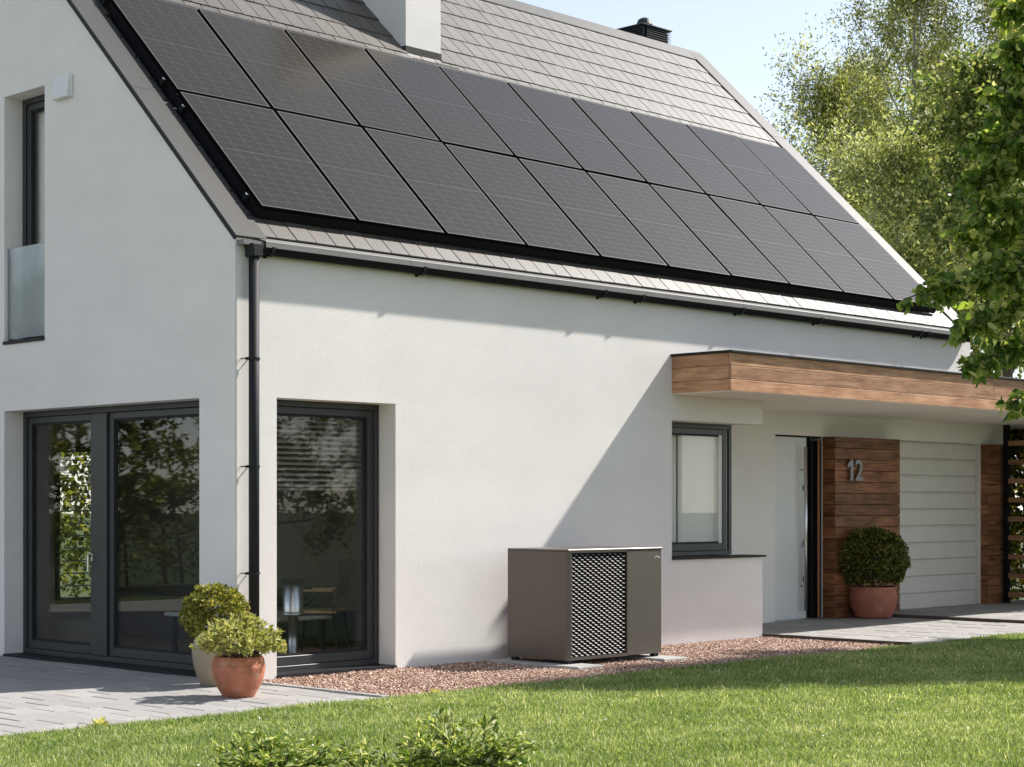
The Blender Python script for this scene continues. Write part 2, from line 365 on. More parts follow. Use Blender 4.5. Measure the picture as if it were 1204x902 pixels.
# front wall, to the end of the low parapet beside the porch; the niche window cut out
fw = MB()
grid_wall(fw, [0, .458, 1.878, 5.985, 7.656], [-.06, .0, .92, 2.468, 2.48, 2.757, WZ], [(.458, 1.878, 0, 2.48), (5.985, 7.656, .92, 2.468)], 0, WT, 'y')
finish_wall('front_wall', fw)
fu = MB(); fu.box(7.656, HX, 0, WT, 2.757, WZ); part('front_wall', fu, 'render', house)
gw = MB()
top = lambda y: ZE-.02+TN*(y if y <= RIDGE_Y else BACK_Y-y)
grid_wall(gw, [WT, .52, 3.075, 3.838, RIDGE_Y, 7, BACK_Y-.02], [-.06, .0, 2.478, 3.17, WZ], [(.52, 3.838, 0, 2.478), (3.075, 3.838, 3.17, 5.67)], 0, WT, 'x', top)
gw.prism([(.0, WZ), (WT, WZ), (WT, top(WT)), (.0, top(0))], 'x', 0, WT)
finish_wall('gable_wall', gw)
ew = MB(); ew.prism([(WT, 2.79), (BACK_Y-.3, 2.79), (BACK_Y-.3, top(BACK_Y-.3)), (RIDGE_Y, top(RIDGE_Y)), (WT, top(WT))], 'x', HX-WT, HX); part('end_wall', ew, 'render', house)
bw = MB(); grid_wall(bw, [.331, 3.7, 5.6, HX-.331], [-.06, .1, 2.4, WZ], [(3.7, 5.6, .1, 2.4)], BACK_Y-.5, BACK_Y-.2, 'y'); finish_wall('back_wall', bw)
# porch: side return, back wall with door and garage openings
pw = MB(); pw.box(7.27, 7.47, .34, 1.42, 0, 2.757); part('porch_side_wall', pw, 'render', house)
pw = MB(); grid_wall(pw, [7.475, 9.86, 10.93, 12.55, 15.12, 15.9], [-.05, 0, 2.455, 2.757], [(9.86, 10.93, 0, 2.455), (12.55, 15.12, 0, 2.455)], 1.42, 1.7, 'y')
finish_wall('porch_wall', pw)
# parapet and lintel ends hold the corner niche
sp = MB(); sp.box(5.99, 7.69, -.035, .335, .921, .943); part('parapet_coping', sp, 'anthracite', house, bevel=.004)

# inside of the ground floor
fl = MB(); fl.box(.34, 7.26, .34, BACK_Y-.5, -.06, .012); part('inner_floor', fl, 'inner_floor', house)
ce = MB(); ce.box(.331, 7.26, .335, BACK_Y-.5, 2.62, 2.75); part('inner_ceiling', ce, 'ceiling', house)
iw = MB(); iw.box(5.75, 5.9, .34, BACK_Y-.5, .0, 2.62); part('inner_wall', iw, 'inner_wall', house)
iw = MB(); iw.box(2.45, 2.6, 2.75, 5.6, .012, 2.61); part('dimming_divider', iw, 'dim_divider', house)  # added partition, coloured dark so the room behind the glass looks dim
u2 = MB(); u2.box(2.6, 2.75, 2.5, 7.0, 2.76, 5.5); u2.box(.34, 2.6, 2.42, 2.5, 2.76, 5.2); part('inner_wall', u2, 'inner_wall', house)

# ---- roof, built in the slope's own frame: local x, s up the slope, off outwards
SR = RIDGE_Y/CS
rb = MB(); rb.box(.004, 12.41, -.01, SR, -.26, -.028)
roof = link('roof', rb.mesh('roof'), 'anthracite', house, (0, 0, ZE), (PIT, 0, 0))
def rpart(name, mb, m, bevel=0., smooth=False): return link(name, mb.mesh(name, (0, 0, 0), bevel, smooth), m, roof)
def roofpt(x, s, off=0): return Vector((x, s*CS-off*SN, ZE+s*SN+off*CS))
back = MB(); back.prism([(RIDGE_Y+.02, ZE+TN*RIDGE_Y-.03), (BACK_Y+.2, ZE-.23), (BACK_Y+.2, ZE-.45), (RIDGE_Y+.02, ZE+TN*RIDGE_Y-.35)], 'x', .004, 12.41)
bk = part('back_roof', back, 'tile', house)
TW = .2285; TL = .348; TH = .016
tm = MB(); tm.box(.0045, TW-.0045, -.012, TL+.05, -TH, 0); tile_mesh = tm.mesh('tile', bevel=.002)
for v in tile_mesh.vertices: v.co.z += .013*(1-(v.co.y+.012)/(TL+.06))
S_TOP = (4.528)/CS
tiles = []
CHX0, CHX1, CHS0, CHS1 = 4.80, 5.365, 3.045/CS-.02, 4.05/CS
for k in range(8):
    s0 = S_TOP-TL*(k+1); x = .34+(0 if k % 2 else TW/2)-TW*2
    while x < 12.09:
        a, b = max(x, .335), min(x+TW, 12.095); x += TW
        if b-a < .03: continue
        if s0+TL > CHS0+.05 and s0 < CHS1:
            if a > CHX0-.01 and b < CHX1+.01: continue
            if a < CHX0 < b: b = CHX0-.004
            elif a < CHX1 < b: a = CHX1+.008
            if b-a < .02: continue
        tiles.append((a, b, s0))
x = .47-TW
while x < 12.09:
    a, b = max(x, .335), min(x+TW, 12.095); x += TW
    if b-a > .03: tiles.append((a, b, .035))
def tdist(t): return (roofpt(t[0], t[2])-CAM).length
tiles.sort(key=lambda t: tdist(t)-(3 if t[2] < 1 else 0))
trest = MB()
for i, (a, b, s0) in enumerate(tiles):
    if i < 300:
        o = link('roof_tile', tile_mesh, 'tile', roof, (a, s0, random.uniform(-.001, .002)), (random.gauss(0, .003), random.gauss(0, .004), 0))
        if b-a < TW-.001: o.scale.x = (b-a)/TW
    else:
        trest.add([(v.co.x*(b-a)/TW+a, v.co.y+s0, v.co.z+random.uniform(-.001, .002)) for v in tile_mesh.vertices], [tuple(p.vertices) for p in tile_mesh.polygons])
o = rpart('roof_tiles', trest, 'tile'); o['kind'] = 'stuff'
# plain underlay courses below the solar array (hidden tiles)
ub = MB(); ub.box(.335, 12.095, .40, S_TOP-TL*8, -.027, -.010); rpart('underlay', ub, 'anthracite')
# verge flashings
for (xa, xb, out) in ((-.022, .325, -1), (12.1, 12.43, 1)):
    for j in range(3):
        s0, s1 = (-.035, SR/3, SR*2/3)[j], (SR/3-.003, SR*2/3-.003, SR+.01)[j]
        vb = MB(); vb.box(xa, xb, s0, s1, .012, .024); rpart('verge_flashing', vb, 'flashing', .002)
    tb = MB(); tb.box(-.022, -.006, -.035, SR, -.024, .0115) if out < 0 else tb.box(12.414, 12.43, -.035, SR, -.16, .0115)
    rpart('verge_trim', tb, 'anthracite')
gr = MB(); gr.box(12.085, 12.099, .05, SR-.1, .0, .02); rpart('verge_gap', gr, 'black')
for j in range(17):
    cb = MB(); s0 = .30+j*TL; cb.box(.285, .345, s0, s0+.014, .0245, .034); rpart('verge_clip', cb, 'anthracite')
# ridge cap lengths
for j in range(7):
    xa = -.022+j*1.78; xb = min(xa+1.774, 12.43)
    if xb-xa < .1: continue
    rc = MB(); rc.prism([(4.505, ZE+TN*4.505+.028), (RIDGE_Y, ZE+TN*RIDGE_Y+.035), (4.88, ZE+TN*4.505+.028), (4.88, ZE+TN*4.505+.012), (RIDGE_Y, ZE+TN*RIDGE_Y+.015), (4.505, ZE+TN*4.505+.010)], 'x', xa, xb)
    part('ridge_cap', rc, 'flashing', bk)
# abutment strip above the array
ab = MB(); ab.box(.37, 11.8, 2.88/CS, 2.93/CS, .016, .028); rpart('array_flashing', ab, 'flashing')
# drip edge, gutter, downpipe
for j in range(7):
    xa = .235+j*1.72; xb = min(xa+1.716, 12.18)
    de = MB(); de.prism([(.045, 3.889), (-.128, 3.836), (-.136, 3.828), (-.136, 3.778), (-.131, 3.778), (-.131, 3.825), (.045, 3.880)], 'x', xa, xb); part('drip_edge', de, 'drip', house)
de = MB(); de.box(.02, .234, -.10, .0, 3.79, 3.83); part('drip_edge', de, 'drip', house)
gut = MB(); pr = [(-.072+.062*math.cos(a), 3.785+.068*math.sin(a)) for a in [math.pi+math.pi*i/10 for i in range(11)]]
pr = pr+[(-.072+.056*math.cos(a), 3.785+.061*math.sin(a)) for a in [2*math.pi-math.pi*i/10 for i in range(11)]]
gut.prism(pr, 'x', .17, 12.2); gutter = part('gutter', gut, 'black', house)
for x in (.30, 2.12, 4.72, 5.33, 7.1, 8.65, 10.9, 11.08):
    br = MB(); pr2 = [(-.072+.074*math.cos(a), 3.785+.079*math.sin(a)) for a in [math.pi+math.pi*i/8 for i in range(9)]]
    pr2 += [(-.072+.064*math.cos(a), 3.785+.070*math.sin(a)) for a in [2*math.pi-math.pi*i/8 for i in range(9)]]
    br.prism(pr2, 'x', x, x+.035); br.box(x+.004, x+.031, -.02, -.001, 3.70, 3.78); part('gutter_bracket', br, 'anthracite', gutter)
dp = MB(); dp.tube([(.14, -.085, 3.70), (.14, -.085, .0)], .047, 20); pipe = part('downpipe', dp, 'anthracite', house, smooth=True)
fn = MB(); fn.prism([(.075, 3.80), (.20, 3.80), (.19, 3.73), (.19, 3.69), (.09, 3.69), (.09, 3.73)], 'y', -.15, -.02); part('gutter_outlet', fn, 'anthracite', gutter, bevel=.006)
for z in (2.79, 1.85, .92, .05):
    br = MB(); br.tube([(.14, -.085, z), (.14, -.085, z+.022)], .053, 20); br.tube([(.14, -.07, z+.011), (.14, -.001, z+.011)], .006, 6); br.box(.065, .088, -.09, -.06, z, z+.022); br.tube([(.06, -.075, z+.011), (.06, -.001, z+.011)], .005, 6); br.box(.052, .09, -.08, -.07, z+.004, z+.018)
    part('pipe_bracket', br, 'anthracite', pipe)
# chimneys
zb = ZE+TN*3.045
cm = MB(); cm.box(CHX0, CHX1, 3.05, 3.95, zb-.1, zb+2.6); chim = part('chimney', cm, 'render', house)
cf = MB(); cf.box(CHX0-.006, CHX1+.006, 3.042, 3.96, zb-.15, zb+.085); cf.box(CHX0-.02, CHX1+.16, 2.90, 3.04, zb-.17, zb-.088)
part('chimney_flashing', cf, 'flashing', chim)
lc = MB(); lc.box(11.82, 12.42, 5.33, 6.85, 7.2, 8.885); lch = part('louvred_chimney', lc, 'black', house)
for j in range(14):
    z = 8.905-j*.034
    for args in ((11.785, 12.455, 5.295, 5.325), ):
        q = MB(); q.prism([(args[2], z-.022), (args[3], z), (args[3], z-.006), (args[2], z-.028)], 'x', args[0]+.09, args[1]); part('louvre', q, 'louvre', lch)
    q = MB(); q.prism([(11.785, z-.022), (11.815, z), (11.815, z-.006), (11.785, z-.028)], 'y', 5.295, 6.86); part('louvre', q, 'louvre', lch)
q = MB(); q.box(11.77, 12.47, 5.28, 6.9, 8.913, 8.930); part('cap_plate', q, 'louvre', lch)
q = MB(); q.tube([(12.20, 5.62, 8.90), (12.20, 5.62, 9.01), (12.20, 5.62, 9.03), (12.20, 5.62, 9.11), (12.20, 5.62, 9.14)], [.10, .10, .13, .10, .05], 20); part('flue_cowl', q, 'louvre', lch, smooth=False)

# ---- canopy over porch and garage
CZ0, CZ1, CY, CX0, CX1 = 2.757, 3.18, -.815, 5.985, 19.0
cn = MB(); cn.box(CX0+.03, CX1, CY+.03, -.002, CZ0+.002, CZ1-.03); cn.box(HX+.01, CX1, .0, 6.5, CZ0+.002, CZ1-.03); canopy = part('canopy', cn, 'soffit', house)
sf = MB(); sf.box(CX0+.005, CX1, CY+.006, -.003, CZ0-.008, CZ0+.001); part('soffit', sf, 'soffit', canopy)
sf = MB(); sf.box(7.665, CX1, .003, 1.72, CZ0-.009, CZ0-.0005); part('soffit', sf, 'soffit', canopy)
cp = MB(); cp.box(CX0-.03, CX1, CY-.032, -.002, CZ1-.014, CZ1+.012); part('roof_edge_cap', cp, 'anthracite', canopy, bevel=.003)
cp = MB(); cp.box(HX+.012, CX1, .0, 6.5, CZ1-.014, CZ1+.010); part('roof_sheet', cp, 'flashing', canopy)
hts = [(2.757, 2.881), (2.885, 3.031), (3.035, 3.166)]
def plank(x0, x1, z0, z1, y, thick, m, parent, axis='x', bevel=.003):
    """board whose grain runs along local x; for axis y the board is turned"""
    mb = MB(); mb.box(0, x1-x0, 0, thick, 0, z1-z0); me = mb.mesh('plank', bevel=bevel); w = wpos(parent)
    if axis == 'x': return link('plank', me, m, parent, Vector((x0, y, z0))-w)
    return link('plank', me, m, parent, Vector((y+thick, x0, z0))-w, (0, 0, R(90)))
for z0, z1 in hts:
    for xa, xb in ((CX0, 11.545), (11.549, 15.5), (15.504, CX1)): plank(xa, xb, z0, z1, CY, .028, 'wood_canopy', canopy)
    plank(CY+.03, -.002, z0, z1, CX0, .028, 'wood_canopy', canopy, 'y')
# ---- timber cladding beside door and garage
def cladding(x0, x1, yf, yb, label):
    core = MB(); core.box(x0+.02, x1-.02, yf+.02, yb, .0, 2.45); c = part('cladding', core, 'black', house)
    ph = 2.455/16
    for i in range(16):
        z0, z1 = i*ph+.002, (i+1)*ph-.004
        plank(x0, x1, z0, z1, yf, .022, 'wood_clad', c); plank(yf+.022, yb, z0, z1, x0, .022, 'wood_clad', c, 'y')
        plank(yf+.022, yb, z0, z1, x1-.022, .022, 'wood_clad', c, 'y')
    return c
cl1 = cladding(10.935, 12.53, 1.21, 1.415, ''); cl2 = cladding(15.1, 15.62, 1.27, 1.415, '')
cl1['label'] = 'brown timber boards carrying the house number'
# house number
q = MB(); q.prism([(11.235, 1.86), (11.295, 1.86), (11.295, 2.145), (11.25, 2.145), (11.17, 2.085), (11.17, 2.03), (11.235, 2.07)], 'y', 1.163, 1.187)
o = part('house_number_digit', q, 'number_metal', house, bevel=.002); o['label'] = 'brushed metal digit one'
for ch_, xx in (('2', 11.345),):
    cu = bpy.data.curves.new('digit', 'FONT'); cu.body = ch_; cu.extrude = .012; cu.size = .40; cu.offset = .006
    to = bpy.data.objects.new('tmp', cu); COL.objects.link(to); bpy.context.view_layer.update()
    me = bpy.data.meshes.new_from_object(to.evaluated_get(bpy.context.evaluated_depsgraph_get())); bpy.data.objects.remove(to)
    xs = [v.co.x for v in me.vertices]; ys = [v.co.y for v in me.vertices]
    for v in me.vertices: v.co.x = (v.co.x-min(xs))/(max(xs)-min(xs))*(.095 if ch_ == '1' else .19); v.co.y = (v.co.y-min(ys))/(max(ys)-min(ys))*.285
    me.materials.clear(); me.name = 'house_number_digit'
    d = link('house_number_digit', me, 'number_metal', house, (xx, 1.175, 1.86), (R(90), 0, 0)); d['label'] = 'brushed metal digit '+{'1': 'one', '2': 'two'}[ch_]
# garage door
gd = MB(); gd.box(12.535, 15.115, 1.54, 1.58, 0, 2.455); garage = part('garage_door', gd, 'garage_white', house)
for i in range(10):
    z0 = i*.2455; z1 = min(z0+.2395, 2.452)
    if z1-z0 < .02: continue
    q = MB(); q.prism([(1.539, z0), (1.539, z1), (1.520, z1-.001), (1.498, z1-.030), (1.496, z0+.014), (1.512, z0)], 'x', 12.54, 15.095); part('door_panel', q, 'garage_white', garage)
# front door
fd = MB(); fd.box(9.865, 10.925, 1.62, 1.66, .0, 2.45); door = part('front_door', fd, 'black', house)
q = MB(); q.box(9.87, 10.585, 1.435, 1.50, .012, 2.432); leaf = part('door_leaf', q, 'white_door', door, bevel=.004)
q = MB(); q.tube([(10.46, 1.36, .12), (10.46, 1.36, 2.30)], .024, 14)
for z in (.45, .98, 2.0): q.tube([(10.46, 1.36, z), (10.46, 1.437, z)], .011, 10)
part('bar_handle', q, 'alu', door, smooth=True)
for z in (1.72, .98, .50):
    q = MB(); q.box(10.505, 10.54, 1.42, 1.4345, z, z+.075); part('lock_plate', q, 'anthracite', door)
q = MB(); q.box(10.60, 10.72, 1.56, 1.58, .03, 2.40); part('sidelight_pane', q, 'glass', door)
for xa, xb, m in ((10.588, 10.602, 'anthracite'), (10.855, 10.885, 'copper'), (10.70, 10.72, 'anthracite'), (10.888, 10.93, 'anthracite')):
    q = MB(); q.box(xa, xb, 1.43, 1.60 if m != 'copper' else 1.445, .012, 2.40); part('door_jamb', q, m, door)
q = MB(); q.box(9.865, 10.93, 1.424, 1.60, 2.434, 2.452); part('door_head', q, 'anthracite', door)
q = MB(); q.box(9.865, 10.93, 1.40, 1.62, -.012, .011); part('threshold', q, 'steel', door)

# ---- windows: frame bars with a sash step, pane, sill
def bars(mb, u0, u1, z0, z1, wl, wr, wb, wt, t0, t1, axis):
    def bx(a, b, c, d):
        if axis == 'y': mb.box(a, b, t0, t1, c, d)
        else: mb.box(t0, t1, a, b, c, d)
    bx(u0, u0+wl, z0, z1); bx(u1-wr, u1, z0, z1); bx(u0+wl, u1-wr, z0, z0+wb); bx(u0+wl, u1-wr, z1-wt, z1)
def window(name, axis, u0, u1, z0, z1, t, sashes, sill=True, m='frame_dark', bot=.05):
    """t: depth of the outer frame face; sashes: list of (u0, u1)"""
    f = MB(); bars(f, u0+.002, u1-.002, z0+.002, z1-.002, .055, .055, bot, .055, t, t+.08, axis); w = part(name, f, m, house, bevel=.004)
    for (a, b) in sashes:
        sa = MB(); bars(sa, a, b, z0+bot+.004, z1-.059, .075, .075, .085, .065, t+.018, t+.085, axis); part('sash', sa, m, w, bevel=.005)
        bd = MB(); bars(bd, a+.0755, b-.0755, z0+bot+.0895, z1-.1245, .018, .018, .018, .018, t+.034, t+.07, axis); part('glazing_bead', bd, 'anthracite', w)
        pn = MB(); A, B, C_, D = a+.08, b-.08, z0+bot+.094, z1-.129
        if axis == 'y': pn.box(A, B, t+.046, t+.062, C_, D)
        else: pn.box(t+.046, t+.062, A, B, C_, D)
        part('pane', pn, 'glass', w)
    if sill:
        s_ = MB()
        if axis == 'y': s_.box(u0+.001, u1-.001, .0-.02, t+.02, z0-.028, z0+.004)
        else: s_.box(-.02, t+.02, u0+.001, u1-.001, z0-.028, z0+.004)
        part('window_sill', s_, 'anthracite', w)
    return w
td = window('terrace_door', 'x', .52, 3.838, .012, 2.478, .213, [(.575, 2.30), (2.545, 3.783)])
q = MB(); q.box(.205, .293, 2.304, 2.541, .062, 2.42); part('mullion', q, 'frame_dark', td, bevel=.005)
q = MB(); q.box(.214, .231, 2.555, 2.59, .98, 1.05); q.tube([(.222, 2.572, 1.03), (.17, 2.572, 1.03)], .009, 8); q.tube([(.172, 2.572, 1.035), (.172, 2.572, .88)], .011, 10); part('door_handle', q, 'alu', td)
fwn = window('garden_window', 'y', .458, 1.878, .012, 2.48, .231, [(.513, 1.823)])
uw = window('balcony_window', 'x', 3.075, 3.838, 3.18, 5.67, .205, [(3.13, 3.783)])
q = MB(); q.box(.045, .062, 3.10, 3.81, 3.21, 4.13); gp = part('balustrade_pane', q, 'glass_clear', uw); 
for ya in (3.08, 3.812):
    q = MB(); q.box(.035, .072, ya, ya+.018, 3.19, 4.13); part('balustrade_rail', q, 'steel', uw)
q = MB(); q.box(.32, .335, 3.09, 3.83, 3.2, 5.6); part('curtain', q, 'curtain', uw)
nw = window('niche_window', 'y', 5.99, 7.478, .945, 2.467, .31, [(6.045, 7.40)], sill=False)
q = MB(); q.box(6.60, 7.44, .41, .422, .99, 2.43); q.box(6.0, 6.585, .425, .437, .99, 2.43); part('inner_shutter', q, 'curtain', nw)
bwn = window('back_window', 'y', 3.7, 5.6, .1, 2.4, BACK_Y-.44, [(3.755, 5.545)], sill=False)
q = MB(); q.prism([(2.56, 5.475), (2.56, 5.70), (2.85, 5.70), (2.85, 5.475)], 'x', -.03, -.001); part('wall_vent', q, 'white_plastic', house, bevel=.006)
q = MB(); q.prism([(-.075, 5.475), (-.075, 5.49), (-.031, 5.70), (-.031, 5.475)], 'y', 2.57, 2.84); part('wall_vent', q, 'white_plastic', house, bevel=.004)

# ------------------------------------------------------------------ solar array
PW, PH_, X0, S0, POFF = 1.1425, 1.778, .3645, .279, .145
GAP = .032; pw_, ph_ = PW-GAP, PH_-GAP
fm = MB()
for a in ((0, pw_, 0, .011), (0, pw_, ph_-.011, ph_)): fm.box(a[0], a[1], a[2], a[3], -.035, 0)
for a in ((0, .011), (pw_-.011, pw_)): fm.box(a[0], a[1], .011, ph_-.011, -.035, 0)
frame_me = fm.mesh('frame', bevel=.0015)
lm = MB(); lm.box(.011, pw_-.011, .011, ph_-.011, -.008, -.0019); lam_me = lm.mesh('backsheet')
cb = MB(); m0 = .020; cwid = (pw_-2*m0)/6; chh = (ph_-2*m0-.0025)/18
for i in range(6):
    for j in range(18):
        xa = m0+i*cwid+.0018; ya = m0+j*chh+(.0025 if j >= 9 else 0)+.0016
        cb.add([(xa, ya, -.0015), (xa+cwid-.0036, ya, -.0015), (xa+cwid-.0036, ya+chh-.0032, -.0015), (xa, ya+chh-.0032, -.0015)], [(0, 1, 2, 3)])
cell_me = cb.mesh('solar_cells'); frame_me.materials.append(M('panel_frame')); lam_me.materials.append(M('backsheet')); cell_me.materials.append(M('cell'))
ORD = ['first', 'second', 'third', 'fourth', 'fifth', 'sixth', 'seventh', 'eighth', 'ninth', 'tenth']
for r_ in range(2):
    for c_ in range(10):
        p = thing('solar_panel', '%s solar panel from the gable verge in the %s row' % (ORD[c_], ('lower', 'upper')[r_]), 'solar panel', roofpt(X0+c_*PW+GAP/2, S0+r_*PH_+GAP/2, POFF), 'solar panels on the roof', (PIT+random.gauss(0, .0016), random.gauss(0, .002), 0))
        link('frame', frame_me, parent=p); link('backsheet', lam_me, parent=p); c = link('solar_cells', cell_me, parent=p); c['kind'] = 'stuff'
for i, s in enumerate((.507, 1.852, 2.285, 3.65)):
    t_ = thing('mounting_rail', 'black rail end under the %s panel row' % ('lower edge of the lower', 'upper edge of the lower', 'lower edge of the upper', 'upper edge of the upper')[i], 'mounting rail', roofpt(X0, s, .07), 'rails under the solar panels', (PIT, 0, 0))
    q = MB(); q.box(.012, 11.42, -.02, .02, -.025, .03); link('rail', q.mesh('rail'), 'black', t_)
    q = MB(); q.box(-.03, .0115, -.026, .026, -.028, .034); link('end_cap', q.mesh('end_cap', bevel=.006), 'anthracite', t_)
    q = MB(); q.box(-.028, .010, -.014, .016, .0345, .043); link('glint_bolt', q.mesh('glint_bolt', bevel=.002), 'alu', t_)  # bolt head enlarged in bright metal as the end cap's highlight
t_ = thing('gap_shade', 'matt black skirt boards added to darken the gap between solar panels and tiles', 'shade', roofpt(X0, S0, 0), None, (PIT, 0, 0))  # black boards stand in for the shade under the panel edges
q = MB(); q.box(.014, 11.40, .016, .024, .016, .108); link('shade_board', q.mesh('shade_board'), 'black', t_)
q = MB(); q.box(.013, .021, .026, 3.54, .006, .108); link('shade_board', q.mesh('shade_board'), 'black', t_)

# ------------------------------------------------------------------ heat pump on its pads
HX0, HX1, HY0, HY1, HZ0, HZ1 = 3.085, 4.475, -1.10, -.30, .045, 1.10
for i, (y0, y1) in enumerate(((-1.36, -.16),)):
    for x0, x1, lb in ((2.94, 3.30, 'grey concrete strip under the grille end of the heat pump'), (4.20, 4.56, 'grey concrete strip under the plain end of the heat pump')):
        q = MB(); q.box(x0, x1, y0, y1, -.05, .012); o = part('concrete_pad', q, 'concrete', bevel=.008); tag(o, lb, 'pad')
hp = thing('heat_pump', 'bronze grey metal heat pump with expanded mesh grille on the gravel', 'heat pump', ((HX0+HX1)/2, (HY0+HY1)/2, .012))
q = MB(); q.box(HX0+.06, HX1-.02, HY0+.055, HY1-.02, HZ0+.01, HZ1-.03); part('inner_casing', q, 'black', hp)
q = MB(); q.box(HX0, HX0+.02, HY0+.05, HY1, HZ0, HZ1-.02); q.box(HX1-.02, HX1, HY0+.05, HY1, HZ0, HZ1-.02); q.box(HX0+.02, HX1-.02, HY1-.019, HY1, HZ0, HZ1-.02); part('side_panel', q, 'bronze', hp)
q = MB(); q.prism([(HX0, HY0+.05), (HX0+.004, HY0+.022), (HX0+.02, HY0+.005), (HX0+.042, HY0), (HX0+.05, HY0), (HX0+.05, HY0+.05)], 'z', HZ0, HZ1-.02); part('corner_post', q, 'bronze', hp)
q = MB(); q.box(3.945, HX1, HY0, HY0+.045, HZ0, HZ1-.02); part('front_panel', q, 'bronze', hp, bevel=.006)
q = MB(); q.box(HX0-.004, HX1+.006, HY0-.008, HY1+.004, HZ1-.0195, HZ1+.004); part('lid', q, 'bronze', hp, bevel=.006)
for za, zb_ in ((HZ0, HZ0+.03), (HZ1-.033, HZ1-.0197)):
    q = MB(); q.box(HX0+.051, 3.943, HY0+.002, HY0+.045, za, zb_); part('grille_rim', q, 'bronze', hp)
for fx in (HX0+.02, HX1-.09):
    for fy in (HY0+.02, HY1-.09):
        q = MB(); q.box(fx, fx+.06, fy, fy+.06, .012, HZ0-.0005); part('foot', q, 'anthracite', hp)
# expanded metal: tilted knots that catch the sun, joined by slanting strands
kn, stn = MB(), MB(); gx0, gx1, gz0, gz1 = HX0+.055, 3.94, HZ0+.032, HZ1-.036; px_, pz_ = .0805, .0218; y_ = HY0+.010
nrow = int((gz1-gz0)/pz_)
for r_ in range(nrow):
    z = gz0+(r_+.5)*pz_; k = 0; x = gx0+(px_/2 if r_ % 2 else 0)
    while x < gx1-.005:
        hw = min(px_*.25, gx1-x-.002, x-gx0+.02)
        if hw > .006: kn.add([(x-hw, y_+.004, z), (x-hw*.6, y_-.004, z-.0052), (x+hw*.6, y_-.004, z-.0052), (x+hw, y_+.004, z), (x+hw*.6, y_+.014, z+.0052), (x-hw*.6, y_+.014, z+.0052)], [(0, 1, 2, 3, 4, 5)])
        if r_ < nrow-1:
            for sgn in (-1, 1):
                xe = x+sgn*px_/2
                if gx0 < xe < gx1: stn.add([(x+sgn*hw*.8, y_+.010, z-.002), (x+sgn*hw*.8, y_+.014, z+.006), (xe-sgn*hw*.8, y_+.012, z+pz_+.002), (xe-sgn*hw*.8, y_+.006, z+pz_-.006)], [(0, 1, 2, 3)])
        x += px_
gk = part('grille_mesh', kn, 'grille_metal', hp); gk['kind'] = 'stuff'
gs = part('grille_strands', stn, 'black', hp); gs['kind'] = 'stuff'
q = MB(); q.box(gx0, gx1, y_+.03, y_+.034, gz0, gz1); part('grille_backing', q, 'black', hp)
em = MB()
for i, (dx, dz) in enumerate(((0, 0), (.022, .009), (.044, .006), (.062, -.002))):
    em.add([(4.375+dx+.012*math.cos(a), HY0-.0015, 1.005+dz+.006*math.sin(a)) for a in [k*math.pi/5 for k in range(10)]], [tuple(range(10))])
part('emblem', em, 'alu', hp)

# ------------------------------------------------------------------ potted plants
def lathe_pot(name, prof, cx, cy, m, parent): return part(name, MB().lathe(prof, cx, cy), m, parent, smooth=True)
def topiary(mname, cx, cy, cz, rad, n, ln, wd, lname, parent, rng, squash=1.0):
    D = unit(rng.normal(size=(n, 3))); D = D[D[:, 2] > -.75]; n = len(D)
    lump = 1+.05*np.sin(D[:, 0]*9+1)*np.cos(D[:, 1]*8)+.04*np.sin(D[:, 2]*11+D[:, 0]*5)
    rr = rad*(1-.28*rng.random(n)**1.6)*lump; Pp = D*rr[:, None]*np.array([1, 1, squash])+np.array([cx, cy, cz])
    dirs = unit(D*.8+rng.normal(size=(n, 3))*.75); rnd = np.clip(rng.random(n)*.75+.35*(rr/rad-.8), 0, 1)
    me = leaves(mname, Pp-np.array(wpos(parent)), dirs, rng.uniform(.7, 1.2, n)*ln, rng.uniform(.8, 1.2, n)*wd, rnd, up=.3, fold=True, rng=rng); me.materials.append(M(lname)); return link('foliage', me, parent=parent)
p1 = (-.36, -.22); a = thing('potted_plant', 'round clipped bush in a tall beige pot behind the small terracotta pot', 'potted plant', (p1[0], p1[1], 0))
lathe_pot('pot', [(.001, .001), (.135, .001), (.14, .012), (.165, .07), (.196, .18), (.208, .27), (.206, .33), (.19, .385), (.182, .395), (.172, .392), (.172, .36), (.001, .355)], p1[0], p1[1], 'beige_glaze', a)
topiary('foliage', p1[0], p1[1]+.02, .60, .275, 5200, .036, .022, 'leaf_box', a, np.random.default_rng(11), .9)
q = MB()
for i in range(6): q.tube([(p1[0]+random.uniform(-.05, .05), p1[1]+random.uniform(-.05, .05), .355), (p1[0]+random.uniform(-.12, .12), p1[1]+random.uniform(-.12, .12), .62)], [.008, .003], 5)
part('stem', q, 'bark', a)
p2 = (-.80, -1.10); b = thing('potted_plant', 'loose pale green shrub in a small weathered terracotta pot on the patio', 'potted plant', (p2[0], p2[1], 0))
lathe_pot('pot', [(.001, .001), (.122, .001), (.132, .01), (.136, .022), (.168, .075), (.194, .135), (.209, .195), (.213, .23), (.214, .25), (.208, .256), (.208, .268), (.202, .30), (.192, .322), (.182, .324), (.176, .31), (.178, .28), (.001, .275)], p2[0], p2[1], 'terracotta', b)
rg = np.random.default_rng(21); PP, DD, SS = [], [], MB()
